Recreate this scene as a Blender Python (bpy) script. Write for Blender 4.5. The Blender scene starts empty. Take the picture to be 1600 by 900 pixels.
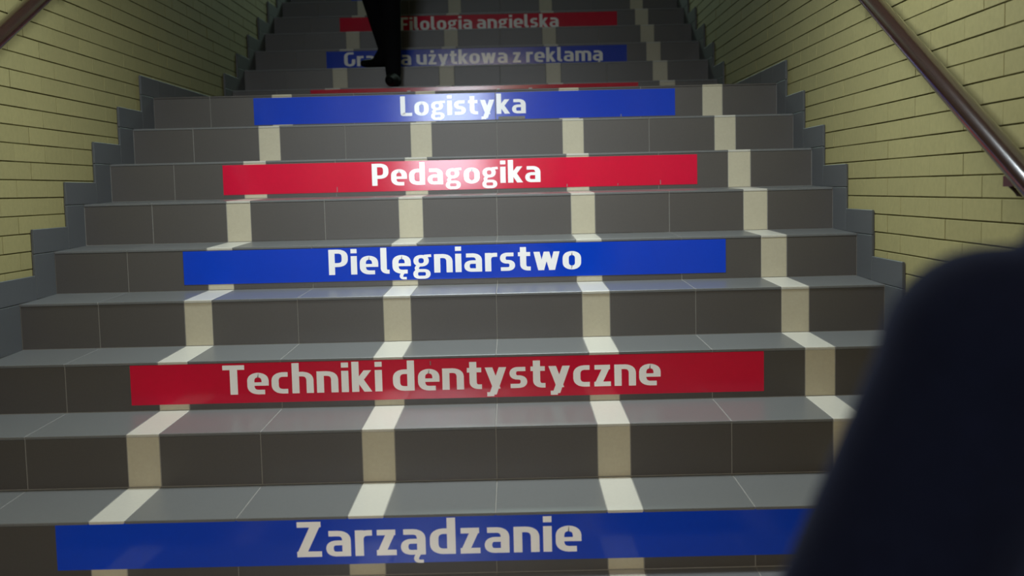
import bpy, bmesh, math, random
from mathutils import Vector, Matrix
random.seed(7)
C = bpy.context.scene.collection
SC = bpy.context.scene

# ------------------------------------------------------------------ camera
CAM = Vector((0.0665, -2.9542, 1.0472)); YAW, PITCH, ROLL, FPX = -0.003, -0.0881, -0.0235, 1750.0
Fv = Vector((math.sin(YAW)*math.cos(PITCH), math.cos(YAW)*math.cos(PITCH), math.sin(PITCH)))
r0 = Vector((math.cos(YAW), -math.sin(YAW), 0)); u0 = r0.cross(Fv)
Rv = math.cos(ROLL)*r0 + math.sin(ROLL)*u0
Uv = -math.sin(ROLL)*r0 + math.cos(ROLL)*u0
cd = bpy.data.cameras.new('camera'); cam = bpy.data.objects.new('camera', cd); C.objects.link(cam)
cam.matrix_world = Matrix(((Rv.x, Uv.x, -Fv.x, CAM.x), (Rv.y, Uv.y, -Fv.y, CAM.y), (Rv.z, Uv.z, -Fv.z, CAM.z), (0, 0, 0, 1)))
cd.sensor_width = 36; cd.lens = 36*FPX/1600; cd.clip_start = 0.02; cd.clip_end = 100
cd.dof.use_dof = True; cd.dof.focus_distance = 4.0; cd.dof.aperture_fstop = 3.2
SC.camera = cam

# ------------------------------------------------------------------ world, exposure
w = bpy.data.worlds.new('world'); SC.world = w; w.use_nodes = True
w.node_tree.nodes['Background'].inputs[0].default_value = (0.9, 0.95, 1, 1)
w.node_tree.nodes['Background'].inputs[1].default_value = 0.05
SC.view_settings.view_transform = 'Standard'; SC.view_settings.look = 'None'
SC.view_settings.exposure = 0.0; SC.view_settings.gamma = 1.0; SC.view_settings.use_curve_mapping = False

# ------------------------------------------------------------------ lamps of the stairwell
def area(name, loc, target, sx, sy, power, col, spread=180):
    l = bpy.data.lights.new(name, 'AREA'); l.shape = 'RECTANGLE'; l.size = sx; l.size_y = sy
    l.energy = power; l.color = col; l.spread = math.radians(spread)
    o = bpy.data.objects.new(name, l); C.objects.link(o); o.location = loc
    o.rotation_euler = (Vector(target)-Vector(loc)).to_track_quat('-Z', 'Y').to_euler()
    return o
area('stair_lamp_light', (-0.1, 0.60, 2.68), (-0.1, 0.60, 0), 1.2, 0.3, 76, (0.86, 0.95, 1.0), 162)
area('rear_hall_light', (-0.3, -4.1, 2.68), (-0.3, -4.1, 0), 1.2, 0.3, 95, (1.0, 0.71, 0.43))
area('door_daylight', (-0.66, -5.85, 1.9), (-0.66, 0, 1.9), 0.8, 1.6, 85, (0.75, 0.87, 1.0))
area('upper_hall_light', (-0.1, 9.6, 5.2), (-0.1, 3.0, 2.2), 2.2, 1.2, 90, (0.72, 1.0, 0.88))

# ------------------------------------------------------------------ helpers
def new_mat(name, col, rough=0.5, spec=0.5, noise=0.0, scale=60, var=0.0, bump=0.0, metal=0.0, sheen=0.0, col2=None, coat=0.0):
    m = bpy.data.materials.new(name); m.use_nodes = True; nt = m.node_tree; b = nt.nodes['Principled BSDF']
    b.inputs['Roughness'].default_value = rough; b.inputs['Specular IOR Level'].default_value = spec
    b.inputs['Metallic'].default_value = metal
    if sheen: b.inputs['Sheen Weight'].default_value = sheen; b.inputs['Sheen Tint'].default_value = (0.3, 0.4, 0.8, 1)
    if coat: b.inputs['Coat Weight'].default_value = coat; b.inputs['Coat Roughness'].default_value = 0.15
    c = nt.nodes.new('ShaderNodeRGB'); c.outputs[0].default_value = (*col, 1); last = c.outputs[0]
    geo = nt.nodes.new('ShaderNodeNewGeometry')
    if noise or bump:
        n = nt.nodes.new('ShaderNodeTexNoise'); n.inputs['Scale'].default_value = scale; n.inputs['Detail'].default_value = 6
        n.inputs['Roughness'].default_value = 0.7
        nt.links.new(geo.outputs['Position'], n.inputs['Vector'])
    if noise:
        mr = nt.nodes.new('ShaderNodeMapRange'); mr.inputs['From Min'].default_value = 0.25; mr.inputs['From Max'].default_value = 0.75
        mr.inputs['To Min'].default_value = 1-noise; mr.inputs['To Max'].default_value = 1+noise
        nt.links.new(n.outputs['Fac'], mr.inputs['Value'])
        h = nt.nodes.new('ShaderNodeHueSaturation'); nt.links.new(mr.outputs[0], h.inputs['Value']); nt.links.new(last, h.inputs['Color']); last = h.outputs[0]
    if col2:
        n2 = nt.nodes.new('ShaderNodeTexNoise'); n2.inputs['Scale'].default_value = 2.5; n2.inputs['Detail'].default_value = 4
        nt.links.new(geo.outputs['Position'], n2.inputs['Vector'])
        rp = nt.nodes.new('ShaderNodeMapRange'); rp.inputs['From Min'].default_value = 0.4; rp.inputs['From Max'].default_value = 0.7
        nt.links.new(n2.outputs['Fac'], rp.inputs['Value'])
        mx = nt.nodes.new('ShaderNodeMix'); mx.data_type = 'RGBA'; nt.links.new(rp.outputs[0], mx.inputs[0]); nt.links.new(last, mx.inputs[6])
        mx.inputs[7].default_value = (*col2, 1); last = mx.outputs[2]
    if var:
        oi = nt.nodes.new('ShaderNodeObjectInfo'); mv = nt.nodes.new('ShaderNodeMapRange')
        mv.inputs['To Min'].default_value = 1-var; mv.inputs['To Max'].default_value = 1+var
        nt.links.new(oi.outputs['Random'], mv.inputs['Value'])
        hv = nt.nodes.new('ShaderNodeHueSaturation'); nt.links.new(mv.outputs[0], hv.inputs['Value']); nt.links.new(last, hv.inputs['Color']); last = hv.outputs[0]
    nt.links.new(last, b.inputs['Base Color'])
    if bump:
        bp = nt.nodes.new('ShaderNodeBump'); bp.inputs['Strength'].default_value = bump; bp.inputs['Distance'].default_value = 0.002
        nt.links.new(n.outputs['Fac'], bp.inputs['Height']); nt.links.new(bp.outputs[0], b.inputs['Normal'])
    return m
M = {}
M['tread'] = new_mat('pale_tread_tile', (0.100, 0.104, 0.101), 0.36, 0.5, 0.10, 140, 0.05)  # tread copies of the riser tiles: paler, cool sheen put into the colour
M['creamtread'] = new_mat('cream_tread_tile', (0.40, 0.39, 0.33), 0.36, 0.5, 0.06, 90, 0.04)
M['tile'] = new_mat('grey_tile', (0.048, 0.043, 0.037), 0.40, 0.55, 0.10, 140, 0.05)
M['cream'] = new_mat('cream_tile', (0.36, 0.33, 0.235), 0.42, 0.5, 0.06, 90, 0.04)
M['grout'] = new_mat('grout', (0.20, 0.195, 0.175), 0.9, 0.2, 0.1, 80)
M['skirt'] = new_mat('skirting_tile', (0.056, 0.060, 0.062), 0.45, 0.5, 0.10, 140, 0.05)
M['brick'] = new_mat('yellow_brick', (0.212, 0.190, 0.080), 0.75, 0.25, 0.09, 45, 0.04, 0.2)
M['mortar'] = new_mat('brick_mortar', (0.09, 0.08, 0.028), 0.95, 0.1, 0.15, 60)
M['plaster'] = new_mat('plaster', (0.6, 0.58, 0.5), 0.9, 0.2, 0.04, 20)
M['blue'] = new_mat('blue_vinyl', (0.001, 0.038, 0.43), 0.12, 0.5, 0.04, 50)
M['red'] = new_mat('red_vinyl', (0.50, 0.002, 0.030), 0.12, 0.5, 0.04, 50)
M['white'] = new_mat('white_vinyl', (0.79, 0.79, 0.78), 0.14, 0.5)
M['wood'] = new_mat('brown_varnish', (0.018, 0.006, 0.0045), 0.2, 0.5, 0.25, 30, coat=0.9)
M['iron'] = new_mat('bracket_paint', (0.03, 0.008, 0.008), 0.4, 0.5)
M['navy'] = new_mat('navy_fleece', (0.0014, 0.0022, 0.0065), 0.95, 0.03, 0.3, 120, sheen=0.05)
M['black'] = new_mat('black_cloth', (0.004, 0.004, 0.005), 0.9, 0.1, 0.2, 90)
M['leather'] = new_mat('black_leather', (0.002, 0.002, 0.002), 0.7, 0.1)
M['skin'] = new_mat('skin', (0.48, 0.27, 0.19), 0.55, 0.4)
M['hair'] = new_mat('dark_hair', (0.02, 0.012, 0.008), 0.6, 0.4, 0.3, 200)
M['lampmetal'] = new_mat('white_enamel', (0.7, 0.7, 0.7), 0.4)
M['doorframe'] = new_mat('door_paint', (0.25, 0.2, 0.15), 0.5)
def emit(name, col, s):
    m = bpy.data.materials.new(name); m.use_nodes = True; b = m.node_tree.nodes['Principled BSDF']
    b.inputs['Emission Color'].default_value = (*col, 1); b.inputs['Emission Strength'].default_value = s; b.inputs['Base Color'].default_value = (.8, .8, .8, 1)
    return m
M['diffuser'] = emit('lamp_diffuser', (0.95, 0.98, 1), 3.0)
M['pane'] = emit('daylit_glass', (0.75, 0.87, 1), 1.2)

def link(name, me, mat, parent=None):
    o = bpy.data.objects.new(name, me); C.objects.link(o)
    if mat and not me.materials: me.materials.append(M[mat])
    if parent: o.parent = parent
    return o
def tag(o, label=None, cat=None, group=None, kind=None):
    if label: o['label'] = label
    if cat: o['category'] = cat
    if group: o['group'] = group
    if kind: o['kind'] = kind
    return o
def empty(name, loc):
    o = bpy.data.objects.new(name, None); C.objects.link(o); o.location = loc; o.empty_display_size = 0.1; return o
def mesh_of(bm, name='mesh', smooth=False):
    me = bpy.data.meshes.new(name); bm.normal_update(); bm.to_mesh(me); bm.free()
    if smooth:
        for p in me.polygons: p.use_smooth = True
    return me
def add_box(bm, a, b):
    vs = [bm.verts.new((x, y, z)) for x in (a[0], b[0]) for y in (a[1], b[1]) for z in (a[2], b[2])]
    for f in ((0, 1, 3, 2), (4, 6, 7, 5), (0, 4, 5, 1), (2, 3, 7, 6), (0, 2, 6, 4), (1, 5, 7, 3)):
        bm.faces.new([vs[i] for i in f])
cache = {}
def box_mesh(dx, dy, dz, bev, mat):
    """box centred on its origin with chamfered edges, mesh shared between alike pieces"""
    k = (round(dx, 4), round(dy, 4), round(dz, 4), mat)
    if k in cache: return cache[k]
    bm = bmesh.new(); add_box(bm, (-dx/2, -dy/2, -dz/2), (dx/2, dy/2, dz/2))
    if bev: bmesh.ops.bevel(bm, geom=bm.edges[:], offset=bev, segments=1, affect='EDGES')
    bmesh.ops.recalc_face_normals(bm, faces=bm.faces[:])
    me = mesh_of(bm, mat); me.materials.append(M[mat]); cache[k] = me; return me
def piece(name, a, b, mat, parent, bev=0.0012):
    me = box_mesh(b[0]-a[0], b[1]-a[1], b[2]-a[2], bev, mat)
    o = bpy.data.objects.new(name, me); C.objects.link(o); o.parent = parent
    o.location = Vector(((a[0]+b[0])/2, (a[1]+b[1])/2, (a[2]+b[2])/2)) - (parent.location if parent else Vector())
    return o
def box_obj(name, boxes, mat, parent=None):
    bm = bmesh.new()
    for a, b in boxes: add_box(bm, a, b)
    bmesh.ops.recalc_face_normals(bm, faces=bm.faces[:])
    o = link(name, mesh_of(bm, name), mat, parent)
    if parent: o.location = -parent.location
    return o
def tube(bm, pts, r, seg=20, caps=True):
    pts = [Vector(p) for p in pts]; rings = []
    for i, p in enumerate(pts):
        d = (pts[min(i+1, len(pts)-1)]-pts[max(i-1, 0)]).normalized()
        s = d.cross(Vector((1, 0, 0)) if abs(d.x) < .8 else Vector((0, 1, 0))).normalized(); t_ = d.cross(s)
        rr = r[i] if isinstance(r, (list, tuple)) else r
        rings.append([bm.verts.new(p + rr*(math.cos(a)*s+math.sin(a)*t_)) for a in [2*math.pi*k/seg for k in range(seg)]])
    for i in range(len(rings)-1):
        for k in range(seg):
            bm.faces.new((rings[i][k], rings[i][(k+1) % seg], rings[i+1][(k+1) % seg], rings[i+1][k]))
    if caps: bm.faces.new(rings[0][::-1]); bm.faces.new(rings[-1])

# ------------------------------------------------------------------ measures
T, H = 0.3212, 0.1706
ZD = [0.0094, 0.0062, 0.003, 0.0012, -0.0018, 0.0013, -0.0002, -0.0022, -0.003]
XL, XR = -1.677, 1.362
TH = 0.009                                            # tile thickness
YU0 = 8*T+1.5829; HU, TU = 0.164, 0.3355
# lower flight nosings (y, z); index -2 is the first riser from the hall floor
low = [(n*T, (n+1)*H+(ZD[n] if n >= 0 else 0.007)) for n in range(-2, 9)]
FLOORZ = -2*H
upp = [(YU0+n*TU, 9*H+(n+1)*HU+(0.004 if n == 0 else 0)) for n in range(0, 9)]
SW = 0.0978; G = 0.0025
def columns():
    """x ranges of the tiles: dark, dark, cream, dark, dark, cream ..."""
    out = [(XL, -1.402, 'tile'), (-1.402, -1.10, 'tile')]
    for i in range(4):
        x0 = (i-1.5)*0.7-0.05; out.append((x0, x0+SW, 'cream'))
        if i < 3: m = x0+SW+(0.7-SW)/2; out += [(x0+SW, m, 'tile'), (m, x0+0.7, 'tile')]
    out.append((1.0978, XR, 'tile'))
    return out
COLS = columns()

# ------------------------------------------------------------------ big structure: side walls with bricks
def zceil(y): return 2.75 if y < 1.8 else 2.75+(y-1.8)*0.5
def zfloor(y):
    z = FLOORZ
    for (yy, zz) in low+upp:
        if y > yy: z = zz
    return z
def project(p):
    d = Vector(p)-CAM; z = d.dot(Fv)
    if z <= 0.05: return None
    return 800+FPX*d.dot(Rv)/z, 450-FPX*d.dot(Uv)/z, z
BL, BH, BZ = 0.263, 0.0645, 0.991-20*0.0645            # brick module and course phase
def wall(side):
    s = -1 if side == 'left' else 1
    xin = (XL-0.012) if s < 0 else (XR+0.012)          # brick face
    xm = xin+s*0.0032                                   # mortar face
    bm = bmesh.new(); y0, y1 = -6.0, 10.5
    prof = [(y0, FLOORZ-0.1), (y1, FLOORZ-0.1), (y1, zceil(y1)), (1.8, 2.75), (y0, 2.75)]
    a = [bm.verts.new((xm, y, z)) for y, z in prof]; b = [bm.verts.new((xm+s*0.2, y, z)) for y, z in prof]
    bm.faces.new(a); bm.faces.new(b)
    for i in range(5): bm.faces.new((a[i], a[(i+1) % 5], b[(i+1) % 5], b[i]))
    bmesh.ops.recalc_face_normals(bm, faces=bm.faces[:])
    root = link('wall_'+side, mesh_of(bm, 'wall_'+side), 'mortar'); tag(root, kind='structure')
    cand = []
    k0 = int((FLOORZ-BZ)/BH)-1; rnd = random.Random(3 if s < 0 else 5)
    for k in range(k0, 130):
        zb = BZ+k*BH
        off = (0.185 if s > 0 else 0.10) + (k % 2)*BL/2
        j0 = int((y0-off)/BL)+1
        for j in range(j0, int((y1-off)/BL)-1):
            ya = off+j*BL; yb = ya+BL; yc = (ya+yb)/2
            if zb < zfloor(ya)-0.02 or zb+BH > zceil(ya): continue
            if yc < -5: continue
            c = (xin, yc, zb+BH/2); p = project(c); vis = 0
            hid = zb+BH < zfloor(ya+0.18)+0.09
            if p and -40 < p[0] < 1640 and -20 < p[1] < 920 and not hid:
                dx = project((xin, ya, zb))
                vis = (FPX*BH/p[2])*abs(p[0]-(dx[0] if dx else p[0]))
                if s > 0 and p[1] > 420 and p[0] > 1400: vis *= 0.01    # behind the shoulder
            cand.append((vis, ya, zb, rnd.uniform(-.0012, .0012)))
    cand.sort(reverse=True)
    th = 0.004
    for n, (v, ya, zb, jit) in enumerate(cand[:300]):
        if v <= 0: break
        x1 = xin+s*jit; x2 = xm+s*0.003
        a_ = (min(x1, x1+s*0.009), ya+0.0011, zb+0.0022); b_ = (max(x1, x1+s*0.009), ya+BL-0.0011, zb+BH-0.0022)
        piece('brick', a_, b_, 'brick', root, 0.0009)
    bm = bmesh.new()
    for (v, ya, zb, jit) in cand[300:] if cand[299][0] > 0 else cand[n:]:
        x1 = xin+s*jit
        add_box(bm, (x1, ya+0.0011, zb+0.0022), (x1+s*0.009, ya+BL-0.0011, zb+BH-0.0022))
    bmesh.ops.recalc_face_normals(bm, faces=bm.faces[:])
    o = link('brickwork', mesh_of(bm, 'brickwork'), 'brick', root); tag(o, kind='stuff')
wall('left'); wall('right')

# hall floor behind the camera, end walls, ceiling
fl = box_obj('floor', [((XL-.2, -6.0, FLOORZ-0.1), (XR+.2, -2*T, FLOORZ-0.011))], 'grout'); tag(fl, kind='structure')
y = -2*T-0.006; first = True
for r in range(8):
    ya = y-0.30
    for x0, x1, m in COLS: piece('tile', (x0+G/2, ya+G/2, FLOORZ-TH-0.002), (x1-G/2, y-G/2, FLOORZ), m, fl)
    y = ya
cb = bmesh.new()
for yA, yB in ((-6.0, 1.8), (1.8, 10.5)):
    vs = [cb.verts.new((x, yy, zceil(yy)+dz)) for dz in (0, .1) for x, yy in ((XL-.2, yA), (XR+.2, yA), (XR+.2, yB), (XL-.2, yB))]
    for f in ((0, 1, 2, 3), (7, 6, 5, 4), (0, 4, 5, 1), (1, 5, 6, 2), (2, 6, 7, 3), (3, 7, 4, 0)): cb.faces.new([vs[i] for i in f])
tag(link('ceiling', mesh_of(cb, 'ceiling'), 'plaster'), kind='structure')
tag(box_obj('wall_back', [((XL-.2, -6.1, FLOORZ-.1), (XR+.2, -6.0, 2.75))], 'plaster'), kind='structure')
tag(box_obj('wall_front', [((XL-.2, 10.5, upp[-1][1]-.3), (XR+.2, 10.6, 7.4))], 'plaster'), kind='structure')
dr = box_obj('door_1', [((-1.16, -5.995, FLOORZ), (-1.11, -5.9, 2.73)), ((-.21, -5.995, FLOORZ), (-.16, -5.9, 2.73)), ((-1.11, -5.995, 1.0), (-.21, -5.9, 1.08)), ((-1.11, -5.995, FLOORZ), (-.21, -5.93, 1.0))], 'doorframe')
tag(dr, kind='structure')
piece('pane', (-1.11, -5.99, 1.08), (-.21, -5.97, 2.7), 'pane', dr, 0)

# ------------------------------------------------------------------ the two flights
def flight(name, nos, y_end, z_start, label):
    root = empty(name, (0, nos[0][0], z_start)); tag(root, label, 'stairs', kind='structure')
    # concrete core: one stepped prism under the tiles
    GD = 0.0011
    prof = [(nos[0][0]+GD, z_start-0.1)]
    zprev = z_start
    for i, (yy, zz) in enumerate(nos):
        nz = zz-GD
        prof.append((yy+GD, nz)); yn = nos[i+1][0]+GD if i+1 < len(nos) else y_end
        prof.append((yn, nz+(0.007 if i+1 < len(nos) else 0)))
    prof.append((y_end, z_start-0.1))
    bm = bmesh.new()
    a = [bm.verts.new((XL-0.003, p[0], p[1])) for p in prof]; b = [bm.verts.new((XR+0.003, p[0], p[1])) for p in prof]
    bm.faces.new(a); bm.faces.new(b); n = len(prof)
    for i in range(n): bm.faces.new((a[i], a[(i+1) % n], b[(i+1) % n], b[i]))
    bmesh.ops.recalc_face_normals(bm, faces=bm.faces[:])
    core = link('core', mesh_of(bm, 'core'), 'grout', root); core.location = -root.location
    zprev = z_start
    for i, (yy, zz) in enumerate(nos):
        zb = zprev + (0.007 if i else 0)
        for x0, x1, m in COLS:
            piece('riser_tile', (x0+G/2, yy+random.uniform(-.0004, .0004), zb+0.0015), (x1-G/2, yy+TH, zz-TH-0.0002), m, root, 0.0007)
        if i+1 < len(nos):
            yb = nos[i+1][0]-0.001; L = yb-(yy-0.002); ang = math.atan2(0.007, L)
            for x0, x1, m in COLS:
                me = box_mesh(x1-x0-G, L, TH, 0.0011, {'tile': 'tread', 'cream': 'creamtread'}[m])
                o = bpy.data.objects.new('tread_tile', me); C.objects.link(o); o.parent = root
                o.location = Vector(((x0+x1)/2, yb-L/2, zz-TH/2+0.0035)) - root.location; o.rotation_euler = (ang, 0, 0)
        zprev = zz
    return root
lower = flight('lower_staircase', low, YU0+0.005, FLOORZ, 'lower flight of dark grey tiled steps with cream stripes, from the hall to the landing')
upper = flight('upper_staircase', upp, 10.5, 9*H-0.0022, 'upper flight of dark grey tiled steps beyond the landing, in shade')
# landing tiles (top of the lower flight) and upper floor
y = 8*T-0.004
yrows = [8*T-0.004+i*0.3175 for i in range(6)]; yrows[-1] = YU0-0.001
for r in range(5):
    for x0, x1, m in COLS: piece('landing_tile', (x0+G/2, yrows[r]+G/2, low[-1][1]-TH), (x1-G/2, yrows[r+1]-G/2, low[-1][1]), m, lower, 0.0018)
yt = upp[-1][0]-0.004
for r in range(3):
    for x0, x1, m in COLS: piece('landing_tile', (x0+G/2, yt+r*.3+G/2, upp[-1][1]-TH), (x1-G/2, yt+(r+1)*.3-G/2, upp[-1][1]), m, upper, 0.0018)

# ------------------------------------------------------------------ stepped skirting tiles up both walls
OFF, UP = 0.177, 0.09
def skirting(side):
    s = -1 if side == 'left' else 1
    xf = XL if s < 0 else XR                            # face
    xa, xb = (xf-0.0115, xf-0.001) if s < 0 else (xf+0.001, xf+0.0115)
    bm = bmesh.new(); nosings = low+upp
    # root: the narrow adhesive bed the tiles are fixed to
    xc = (xf-0.0125, xf-0.009) if s < 0 else (xf+0.009, xf+0.0125)
    seq = [(-2*T-1.5, FLOORZ)]+[(yy-OFF, zz) for yy, zz in nosings]+[(upp[-1][0]+0.9, 0)]
    for i in range(len(seq)-1):
        add_box(bm, (xc[0], seq[i][0]+.006, seq[i][1]-0.24), (xc[1], seq[i+1][0]+.012, seq[i][1]+UP-0.004))
    bmesh.ops.recalc_face_normals(bm, faces=bm.faces[:])
    root = link('baseboard_'+side, mesh_of(bm, 'baseboard_'+side), 'grout'); tag(root, kind='structure')
    xa, xb = (xf-0.009, xf+0.0) if s < 0 else (xf-0.0, xf+0.009)
    prev = FLOORZ
    for i, (yy, zz) in enumerate(nosings):
        # upright piece beside the riser
        piece('tile', (xa, yy-OFF, prev+0.004), (xb, yy-0.0012, zz-0.001), 'skirt', root)
        # piece standing on the tread
        ye = nosings[i+1][0]-OFF-0.002 if i+1 < len(nosings) else upp[-1][0]+0.85
        ys = yy-OFF; ln = ye-ys; parts = 1
        if ln > 0.5: parts = int(ln/0.3)+1
        for k in range(parts):
            ya = ys+ln*k/parts; yb = ys+ln*(k+1)/parts
            piece('tile', (xa, ya+0.0005, zz+0.0012), (xb, yb-0.0008, zz+UP), 'skirt', root)
        prev = zz
    for k in range(5):
        ya = low[0][0]-OFF-0.3*(k+1); piece('tile', (xa, ya+.001, FLOORZ+.001), (xb, ya+.299, FLOORZ+UP), 'skirt', root)
skirting('left'); skirting('right')

# ------------------------------------------------------------------ lettering: a stroke alphabet with soft square bowls
X, S = 0.73, 0.19
hs, hy, AN = S/2, 0.079, 0.83; XT = X-hy; CT = 1-hy
def P_(pts, r=0.16, closed=False, w=S): return ('p', pts, r, closed, w)
def D_(x0, y0, x1, y1, w=0.2): return ('d', x0, y0, x1, y1, w)
R_ = 0.475
GL = {
 'o': ([P_([(hs, hy), (R_, hy), (R_, XT), (hs, XT)], .22, True)], .57),
 'e': ([P_([(R_-.01, hy-.01), (hs, hy-.01), (hs, XT), (R_, XT), (R_, .285)], .20), P_([(hs+.03, .345), (R_+.02, .345)], 0, False, .14)], .56),
 'c': ([P_([(R_-.04, XT), (hs, XT), (hs, hy), (R_-.04, hy)], .20)], .46),
 'a': ([P_([(.06, XT), (R_-.02, XT), (R_-.02, 0)], .18), P_([(R_-.02, .385), (hs-.01, .385), (hs-.01, hy-.01), (R_-.02, hy-.01)], .14, False, .165)], .56),
 'd': ([P_([(R_, XT), (hs, XT), (hs, hy), (R_, hy)], .20), P_([(R_, 0), (R_, 1.03)])], .58),
 'g': ([P_([(hs, .32), (R_-.06, .32), (R_-.06, XT), (hs, XT)], .15, True, .155), P_([(R_-.12, XT+.015), (.57, XT+.03)], 0, False, .13),
        P_([(.17, .29), (.10, .20), (.15, .10)], .05, False, .13), P_([(hs-.02, -.17), (R_-.01, -.17), (R_-.01, .095), (hs-.02, .095)], .12, True, .145)], .57),
 'i': ([P_([(hs, 0), (hs, X)]), P_([(hs, .84), (hs, 1.01)])], .19),
 'l': ([P_([(hs, 1.03), (hs, hy), (.27, hy)], .13)], .28),
 's': ([P_([(.42, XT), (hs-.01, XT), (hs-.01, .365), (.375, .365), (.375, hy), (.02, hy)], .13, False, .175)], .47),
 't': ([P_([(.16, .93), (.16, hy), (.39, hy)], .15), P_([(0, XT), (.38, XT)])], .39),
 'r': ([P_([(hs, 0), (hs, X)]), P_([(hs, .35), (hs, XT), (.38, XT)], .18)], .38),
 'n': ([P_([(hs, 0), (hs, X)]), P_([(hs, XT), (R_, XT), (R_, 0)], .20)], .57),
 'h': ([P_([(hs, 0), (hs, 1.03)]), P_([(hs, XT), (R_, XT), (R_, 0)], .20)], .57),
 'm': ([P_([(hs, 0), (hs, X)]), P_([(hs, XT), (.44, XT), (.44, 0)], .17), P_([(.44, XT), (.785, XT), (.785, 0)], .17)], .88),
 'u': ([P_([(hs, X), (hs, hy), (R_, hy)], .20), P_([(R_, 0), (R_, X)])], .57),
 'k': ([P_([(hs, 0), (hs, 1.03)]), D_(.15, .30, .42, X, .2), D_(.43, 0, .20, .44, .21)], .53),
 'z': ([P_([(.02, XT), (.43, XT)]), P_([(.01, hy), (.45, hy)]), D_(.12, .09, .33, X-.09, .2)], .46),
 'y': ([D_(.31, .0, .10, X, .2), D_(.20, -.2, .47, X, .2), P_([(.05, -.185), (.24, -.185)], 0, False, .17)], .57),
 'w': ([D_(.24, 0, .10, X, .19), D_(.24, 0, .41, X, .17), D_(.57, 0, .41, X, .17), D_(.57, 0, .72, X, .19)], .82),
 'f': ([P_([(.40, .94), (.16, .94), (.16, 0)], .17), P_([(0, XT-.02), (.37, XT-.02)])], .38),
 'L': ([P_([(hs, 1), (hs, hy), (.46, hy)], .03)], .47),
 'P': ([P_([(hs+.01, 0), (hs+.01, 1)]), P_([(hs, CT), (.51, CT), (.51, .39), (hs, .39)], .2)], .61),
 'T': ([P_([(0, CT), (.58, CT)]), P_([(.29, 0), (.29, 1)], 0, False, .2)], .56),
 'Z': ([P_([(.03, CT), (.56, CT)]), P_([(.02, hy), (.57, hy)]), D_(.13, .1, .44, .9, .22)], .58),
 'F': ([P_([(hs+.01, 0), (hs+.01, 1)]), P_([(hs, CT), (.50, CT)]), P_([(hs, .46), (.45, .46)])], .50),
 'G': ([P_([(.54, CT), (hs+.01, CT), (hs+.01, hy), (.53, hy), (.53, .50)], .22)], .63),
}
og = P_([(.40, .05), (.33, -.10), (.36, -.19), (.50, -.19)], .06, False, .11)
GL['ą'] = (GL['a'][0]+[og], .56); GL['ę'] = (GL['e'][0]+[P_([(.33, .05), (.26, -.10), (.29, -.19), (.43, -.19)], .06, False, .11)], .55)
GL['ż'] = (GL['z'][0]+[P_([(.225, .83), (.225, 1.01)])], .46)
def rounded(pts, r, closed):
    n = len(pts); out = []
    for i, p in enumerate(pts):
        p = Vector(p)
        if (not closed and i in (0, n-1)) or r <= 0: out.append(p); continue
        a = Vector(pts[i-1]); b = Vector(pts[(i+1) % n]); da = (a-p); db = (b-p)
        ra = min(r, da.length*.5 if closed or i-1 > 0 else da.length*.95, db.length*.5 if closed or i+1 < n-1 else db.length*.95)
        s_, e_ = p+da.normalized()*ra, p+db.normalized()*ra
        for k in range(7):
            t = k/6; c = (1-t)**2*s_+2*t*(1-t)*(p*.88+ (s_+e_)*.06)+t*t*e_; out.append(c)
    return out
def text_mesh(txt, x0, x1, zb, y, cap):
    """strokes as flat vinyl ribbons, scaled to fill x0..x1 with baseline zb"""
    gap = 0.085; adv = 0; pos = []
    for ch in txt:
        if ch == ' ': adv += 0.20; continue
        pos.append((ch, adv)); adv += GL[ch][1]+gap
    tot = adv-gap; sx = (x1-x0)/tot; th = 0.0003
    def P3(p, k): return (p[0]*sx, -th-k*0.00004, p[1]*cap)
    out = []
    for ch, ax in pos:
        bm = bmesh.new()
        for k, st in enumerate(GL[ch][0]):
            if st[0] == 'd':
                _, a, b, c, d, w_ = st
                q = [(a-w_/2, b), (a+w_/2, b), (c+w_/2, d), (c-w_/2, d)]
                bm.faces.new([bm.verts.new(P3((px, pz), k)) for px, pz in q])
            else:
                _, pts, r, closed, w_ = st
                pl = [Vector(p) for p in pts] if (r == 0 or len(pts) == 2) else rounded(pts, r, closed)
                n = len(pl); Lp, Rp = [], []
                for i in range(n):
                    a = pl[(i-1) % n] if (closed or i > 0) else pl[i]; b = pl[(i+1) % n] if (closed or i < n-1) else pl[i]
                    d = (b-a).normalized(); nn = Vector((-d.y, d.x*AN))*w_/2
                    Lp.append(pl[i]+nn); Rp.append(pl[i]-nn)
                vl = [bm.verts.new(P3((p.x, p.y), k)) for p in Lp]; vr = [bm.verts.new(P3((p.x, p.y), k)) for p in Rp]
                for i in range(n if closed else n-1):
                    j = (i+1) % n; bm.faces.new((vl[i], vr[i], vr[j], vl[j]))
        for f in bm.faces:
            f.normal_update()
            if f.normal.y > 0: f.normal_flip()
        out.append((mesh_of(bm, 'letter'), (x0+ax*sx, y, zb)))
    return out
SX0, SX1 = -1.190, 0.866
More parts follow.
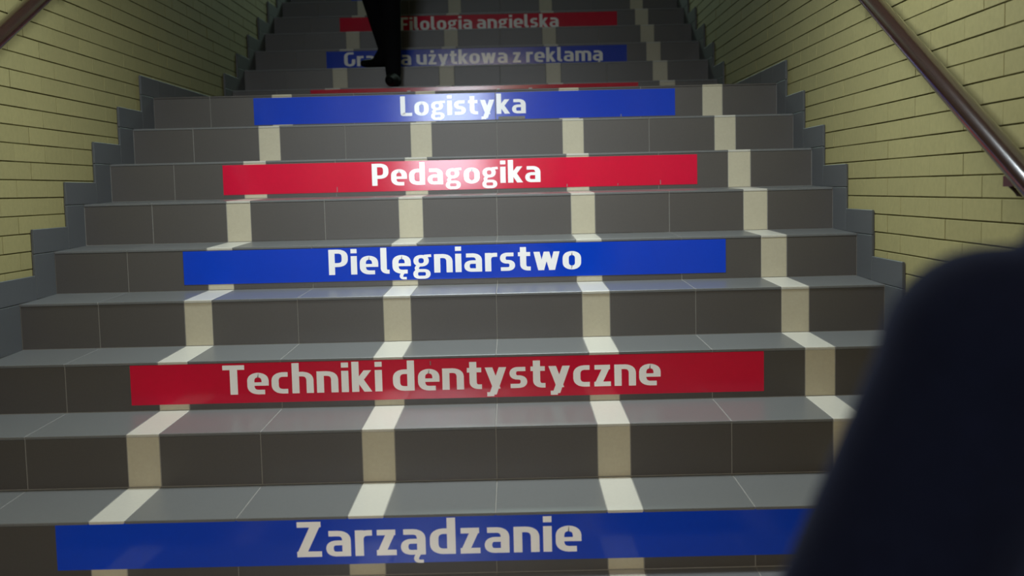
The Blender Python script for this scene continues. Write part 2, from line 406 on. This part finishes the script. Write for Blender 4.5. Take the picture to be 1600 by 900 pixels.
def strip(fl, n, colr, txt, x0, x1, label, scuffs=(), zt=.0150, zbm=.1450, base=.118, cap=.095):
    yy, zz = (low[n+2] if fl == 'L' else upp[n])
    root = empty('riser_sign', (-.162, yy, zz-0.08)); tag(root, label, 'sign', 'coloured lettered strips on the stair risers')
    a = (SX0, yy-0.0016, zz-zbm); b = (SX1, yy-0.0005, zz-zt)
    me = box_mesh(b[0]-a[0], b[1]-a[1], b[2]-a[2], 0, colr)
    o = bpy.data.objects.new('vinyl_strip', me); C.objects.link(o); o.parent = root
    o.location = Vector(((a[0]+b[0])/2, (a[1]+b[1])/2, (a[2]+b[2])/2))-root.location
    if txt:
        for me_, lc in text_mesh(txt, x0, x1, zz-base, yy-0.0016, cap):
            t_ = link('letter', me_, 'white', root); t_.location = Vector(lc)-root.location
    for sx, sz, sw, sh in scuffs:
        s_ = box_obj('worn_patch', [((sx, yy-0.0021, zz-sz), (sx+sw, yy-0.0015, zz-sz+sh))], 'grout', root); tag(s_, 'small chip where the tile shows through')
    return root
strip('L', 0, 'blue', 'Zarządzanie', -.542, .228, 'blue strip lettered Zarządzanie, lowest sign on the stairs', zt=.0065, zbm=.133, base=.111, cap=.097)
strip('L', 2, 'red', 'Techniki dentystyczne', -.890, .530, 'bright red strip lettered Techniki dentystyczne on a lower riser', [(-.216, .03, .003, .013)], zt=.0095, zbm=.140, base=.112, cap=.096)
strip('L', 4, 'blue', 'Pielęgniarstwo', -.640, .318, 'blue strip lettered Pielęgniarstwo between the two red strips', zt=.011, zbm=.138, base=.113, cap=.096)
strip('L', 6, 'red', 'Pedagogika', -.545, .188, 'crimson strip lettered Pedagogika below the Logistyka strip', [(-.698, .142, .003, .022), (.30, .142, .003, .012), (.52, .142, .003, .01), (.705, .142, .003, .02)], zt=.0155, zbm=.144, base=.119, cap=.095)
strip('L', 8, 'blue', 'Logistyka', -.474, .139, 'bright blue strip lettered Logistyka on the top riser of the lower flight', [(.003, .145, .13, .014), (-.012, .145, .004, .13), (.6, .145, .004, .012)])
r0s = strip('U', 0, 'red', '', 0, 0, 'dark red strip mostly hidden behind the landing edge', zt=.008)
for sx in (-.583, -.021, .18): box_obj('letter', [((sx, upp[0][0]-0.0022, upp[0][1]-.12), (sx+.02, upp[0][0]-0.0016, upp[0][1]-.027))], 'white', r0s)
strip('U', 2, 'blue', 'Grafika użytkowa z reklamą', -1.07, .702, 'dim blue strip lettered Grafika użytkowa z reklamą behind the walking feet')
strip('U', 4, 'red', 'Filologia angielska', -.744, .434, 'dim red strip lettered Filologia angielska high on the upper flight')
strip('U', 6, 'blue', '', 0, 0, 'blue strip at the very top edge of the view')

# ------------------------------------------------------------------ handrails
def rail(side, label):
    s = -1 if side == 'left' else 1
    xr = -1.613 if s < 0 else 1.298
    f = lambda yy: 1.176+0.5215*yy
    root = empty('handrail', (xr, -.9, f(-.9)-.05)); tag(root, label, 'handrail', 'wooden handrails')
    bm = bmesh.new(); pts = [(xr, -1.25, f(-.9)-.01), (xr, -1.0, f(-.9))]+[(xr, yy, f(yy)) for yy in (-.85, -.3, .3, .9, 1.5, 2.1, 2.5)]+[(xr, 2.65, f(2.5)+.05), (xr, 2.95, f(2.5)+.06)]
    tube(bm, pts, 0.0325, 32)
    bmesh.ops.recalc_face_normals(bm, faces=bm.faces[:])
    o = link('rail', mesh_of(bm, 'rail', True), 'wood', root); o.location = -root.location
    for yb in (-.19, 1.15, 2.45) if s > 0 else (-.19, 1.45, 2.45):
        z = f(yb); xw = XR+0.012 if s > 0 else XL-0.012
        bm = bmesh.new()
        tube(bm, [(xr, yb, z-.028), (xr, yb, z-.05), (xr+s*.012, yb, z-.066), (xr+s*.04, yb, z-.072), (xw-s*.002, yb, z-.072)], [.018, .014, .012, .011, .011], 14)
        tube(bm, [(xw-s*.007, yb, z-.072), (xw, yb, z-.072)], .028, 20)
        add_box(bm, (xr-.016, yb-.028, z-.052), (xr+.016, yb+.028, z-.026))
        bmesh.ops.recalc_face_normals(bm, faces=bm.faces[:])
        k = link('bracket', mesh_of(bm, 'bracket'), 'iron', root); k.location = -root.location
rail('left', 'dark brown round handrail crossing the upper left corner of the wall')
rail('right', 'glossy dark brown round handrail along the right brick wall')

# ------------------------------------------------------------------ ceiling light fixtures
def lamp(loc, sx, sy, label):
    root = empty('ceiling_light', loc); tag(root, label, 'lamp')
    x, yv, z = loc
    piece('housing', (x-sx/2-.03, yv-sy/2-.03, z-.025), (x+sx/2+.03, yv+sy/2+.03, z), 'lampmetal', root, .004)
    piece('diffuser', (x-sx/2, yv-sy/2, z-.045), (x+sx/2, yv+sy/2, z-.026), 'diffuser', root, .004)
lamp((-0.1, 0.60, 2.75), 1.2, 0.3, 'long white ceiling light above the lower flight')
lamp((-0.3, -4.1, 2.75), 1.2, 0.3, 'white ceiling light over the hall behind the viewer')

# ------------------------------------------------------------------ people: tapered limbs fused into one surface
def capsule(bm, a, b, ra, rb, seg=14, flat=1.0, ax=None):
    a, b = Vector(a), Vector(b); d = b-a; L = d.length
    if L < 1e-5: d = Vector((0, 0, 1)); L = 1e-5
    d.normalize(); s = (ax or Vector((1, 0, 0))); s = (s-s.dot(d)*d)
    if s.length < .05: s = Vector((0, 1, 0)); s = s-s.dot(d)*d
    s.normalize(); t_ = d.cross(s); rings = []
    prof = [(-math.cos(k)*ra, math.sin(k)*ra) for k in (.35, .8, 1.2, 1.5708)] + [(L+math.sin(k)*rb, math.cos(k)*rb) for k in (0, .37, .77, 1.22)]
    for off, rr in prof:
        c = a+d*off; rings.append([bm.verts.new(c+rr*(math.cos(q)*s+flat*math.sin(q)*t_)) for q in [2*math.pi*k/seg for k in range(seg)]])
    for i in range(len(rings)-1):
        for k in range(seg): bm.faces.new((rings[i][k], rings[i][(k+1) % seg], rings[i+1][(k+1) % seg], rings[i+1][k]))
    bm.faces.new(rings[0][::-1]); bm.faces.new(rings[-1])
def ellipsoid(bm, c, r, seg=20, rings=14):
    mat = Matrix.Translation(Vector(c)) @ Matrix.Diagonal((*r, 1))
    bmesh.ops.create_uvsphere(bm, u_segments=seg, v_segments=rings, radius=1, matrix=mat)
def fuse(name, prims, voxel, parent, mats, smooth_it=4):
    bm = bmesh.new(); cent = []
    for p in prims:
        if p[0] == 'c': capsule(bm, *p[2:]); cent.append((p[1], Vector(p[2]), Vector(p[3]), (p[4]+p[5])/2))
        else: ellipsoid(bm, p[2], p[3]); cent.append((p[1], Vector(p[2]), Vector(p[2]), sum(p[3])/3))
    bmesh.ops.recalc_face_normals(bm, faces=bm.faces[:])
    tmp = bpy.data.objects.new('tmp', mesh_of(bm, 'tmp')); C.objects.link(tmp)
    m = tmp.modifiers.new('r', 'REMESH'); m.mode = 'VOXEL'; m.voxel_size = voxel; m.use_smooth_shade = True
    m2 = tmp.modifiers.new('s', 'SMOOTH'); m2.iterations = smooth_it; m2.factor = .5
    dg = bpy.context.evaluated_depsgraph_get(); me = bpy.data.meshes.new_from_object(tmp.evaluated_get(dg))
    bpy.data.objects.remove(tmp)
    me.materials.clear()
    for k in mats: me.materials.append(M[k])
    idx = {k: i for i, k in enumerate(mats)}
    for p in me.polygons:
        c = p.center; best = None
        for tg, a, b, rr in cent:
            ab = b-a; L2 = ab.length_squared; t = 0 if L2 < 1e-9 else max(0, min(1, (c-a).dot(ab)/L2))
            d = (c-(a+ab*t)).length-rr
            if best is None or d < best[0]: best = (d, tg)
        p.material_index = idx[best[1]]; p.use_smooth = True
    o = bpy.data.objects.new(name, me); C.objects.link(o); o.parent = parent; o.location = -parent.location
    return o
def hand(P, wrist, dirv, palmn, side, mat='skin', curl=.35):
    """palm, four unequal bent fingers and a thumb from the side of the palm"""
    d = Vector(dirv).normalized(); n = Vector(palmn).normalized(); s = d.cross(n).normalized()*side; wv = Vector(wrist)
    P.append(('c', mat, wv, wv+d*.03, .026, .03)); 
    for i in range(4): P.append(('c', mat, wv+d*.015+s*(i-1.5)*.012, wv+d*.085+s*(i-1.5)*.021, .015, .0115))
    for i, L in enumerate((.066, .076, .071, .055)):
        b = wv+d*.088+s*(i-1.5)*.023; m_ = b+(d*math.cos(curl)+n*math.sin(curl)+s*(i-1.5)*.05)*L*.5
        e = m_+(d*math.cos(curl*2.4)+n*math.sin(curl*2.4))*L*.5
        P.append(('c', mat, b, m_, .0095, .0088)); P.append(('c', mat, m_, e, .0088, .0072))
    b = wv+d*.03-s*.03; m_ = b+(d*.6-s*.75+n*.2).normalized()*.04; e = m_+(d*.9-s*.2+n*.25).normalized()*.032
    P.append(('c', mat, b, m_, .014, .0105)); P.append(('c', mat, m_, e, .0105, .0085))
def head(P, c, f, scale=1.0):
    """skull, jaw, nose, lips, ears; f = facing direction in plan"""
    c = Vector(c); f = Vector(f).normalized(); s = Vector((0, 0, 1)).cross(f)
    q = lambda a, b, z: c+s*a*scale+f*b*scale+Vector((0, 0, z*scale))
    P.append(('e', 'skin', q(0, -.01, .03), (.076*scale, .088*scale, .09*scale)))
    P.append(('c', 'skin', q(0, .02, -.01), q(0, .055, -.085), .066*scale, .032*scale))
    P.append(('c', 'skin', q(0, .084, .02), q(0, .108, -.022), .009*scale, .014*scale))
    P.append(('c', 'skin', q(-.018, .088, -.055), q(.018, .088, -.055), .009*scale, .009*scale))
    for k in (-1, 1):
        P.append(('c', 'skin', q(k*.02, .082, .03), q(k*.045, .074, .03), .01*scale, .008*scale))
        P.append(('c', 'skin', q(k*.08, -.012, .015), q(k*.076, -.008, -.03), .014*scale, .009*scale))
def face_bits(parent, c, f, scale=1.0):
    c = Vector(c); f = Vector(f).normalized(); s = Vector((0, 0, 1)).cross(f)
    q = lambda a, b, z: c+s*a*scale+f*b*scale+Vector((0, 0, z*scale))
    for k in (-1, 1):
        bm = bmesh.new(); ellipsoid(bm, q(k*.032, .077, .012), (.0125*scale,)*3, 12, 8)
        o = link('eye', mesh_of(bm, 'eye', True), 'white', parent); o.location = -parent.location
    P = [('e', 'hair', q(0, -.022, .052), (.084*scale, .094*scale, .082*scale)), ('c', 'hair', q(0, -.065, .03), q(0, -.06, -.05), .06*scale, .045*scale)]
    fuse('hair', P, .01, parent, ['hair'])

# -- the person standing close to the camera, back turned, right of the view
FX, FY = 0.505, -2.33; fz = FLOORZ
near = empty('person', (FX, FY, fz)); tag(near, 'person in a dark navy fleece, back turned, shoulder filling the lower right corner', 'person')
P = []
hipz = fz+.86
for k in (-1, 1):
    hx = FX+k*.085
    P += [('c', 'black', (hx, FY, hipz), (hx+k*.015, FY+.01, fz+.47), .085, .058), ('c', 'black', (hx+k*.015, FY+.01, fz+.47), (hx+k*.02, FY-.02, fz+.11), .056, .044),
          ('c', 'leather', (hx+k*.02, FY-.045, fz+.04), (hx+k*.035, FY+.14, fz+.033), .038, .032)]
P += [('e', 'black', (FX, FY, hipz+.02), (.165, .12, .11)), ('e', 'navy', (FX, FY, fz+1.0), (.165, .125, .17)), ('e', 'navy', (FX, FY+.01, fz+1.17), (.17, .125, .18)),
      ('c', 'navy', (FX-.11, FY, 0.960), (FX+.11, FY, 0.960), .065, .065), ('c', 'navy', (FX-.09, FY, 1.005), (FX+.09, FY, 1.005), .06, .06),
      ('c', 'navy', (FX, FY, 1.02), (FX, FY+.01, 1.08), .07, .052), ('c', 'skin', (FX, FY+.01, 1.07), (FX, FY+.02, 1.16), .05, .05)]
SHL = (FX-.168, FY, 0.945)
P += [('e', 'navy', SHL, (.066, .07, .066)),
      ('c', 'navy', SHL, (FX-.290, FY-.02, .70), .064, .054), ('c', 'navy', (FX-.290, FY-.02, .70), (FX-.15, FY+.16, .60), .052, .04)]
hand(P, (FX-.14, FY+.175, .595), (.8, .55, -.1), (0, .3, -1), 1)
P += [('e', 'navy', (FX+.168, FY, .945), (.066, .07, .066)), ('c', 'navy', (FX+.168, FY, .945), (FX+.225, FY-.02, .69), .064, .052),
      ('c', 'navy', (FX+.225, FY-.02, .69), (FX+.235, FY+.06, .46), .05, .036)]
hand(P, (FX+.237, FY+.065, .44), (.0, .2, -1), (-1, 0, 0), -1)
head(P, (FX, FY+.03, 1.225), (0, 1, 0), .97)
fuse('body', P, .0075, near, ['black', 'navy', 'leather', 'skin'], 5)
face_bits(near, (FX, FY+.03, 1.225), (0, 1, 0), .97)

# -- the person walking down the upper flight, only the legs in view
zA, zB = upp[0][1], upp[1][1]
WX, WY = -.765, 4.62
walk = empty('person', (WX, WY, zA)); tag(walk, 'person in black trousers and shoes stepping down the upper stairs, only legs visible', 'person')
P = []
hz = zA+.98
# leading leg, on the lowest step of the upper flight
P += [('c', 'black', (WX+.085, WY, hz), (-.695, 4.37, zA+.55), .088, .070), ('c', 'black', (-.695, 4.37, zA+.55), (-.680, 4.29, zA+.10), .070, .050),
      ('c', 'leather', (-.678, 4.315, zA+.055), (-.68, 4.17, zA+.044), .046, .043), ('c', 'leather', (-.68, 4.17, zA+.043), (-.683, 4.075, zA+.030), .043, .028)]
# trailing leg, foot turned out on the next step
P += [('c', 'black', (WX-.085, WY, hz), (-.825, 4.50, zB+.47), .088, .076), ('c', 'black', (-.825, 4.50, zB+.47), (-.748, 4.62, zB+.12), .076, .058),
      ('c', 'black', (-.75, 4.63, zB+.13), (-.81, 4.575, zB+.055), .056, .036), ('c', 'leather', (-.755, 4.66, zB+.045), (-.83, 4.57, zB+.034), .038, .034), ('c', 'leather', (-.83, 4.57, zB+.034), (-.895, 4.50, zB+.028), .034, .024)]
P += [('e', 'black', (WX, WY, hz+.03), (.17, .125, .12)), ('e', 'navy', (WX, WY, hz+.2), (.175, .125, .2)), ('e', 'navy', (WX, WY-.01, hz+.4), (.185, .13, .19)),
      ('c', 'navy', (WX-.165, WY, hz+.5), (WX+.165, WY, hz+.5), .065, .065), ('c', 'skin', (WX, WY, hz+.54), (WX, WY-.02, hz+.66), .055, .052)]
for k in (-1, 1):
    P += [('c', 'navy', (WX+k*.19, WY, hz+.49), (WX+k*.235, WY+.02, hz+.2), .06, .05), ('c', 'navy', (WX+k*.235, WY+.02, hz+.2), (WX+k*.23, WY-.06, hz-.04), .048, .036)]
    hand(P, (WX+k*.23, WY-.065, hz-.06), (0, -.2, -1), (-k, 0, 0), -k)
head(P, (WX, WY-.03, hz+.74), (0, -1, -.1))
fuse('body', P, .0075, walk, ['black', 'leather', 'navy', 'skin'], 5)
face_bits(walk, (WX, WY-.03, hz+.74), (0, -1, -.1))
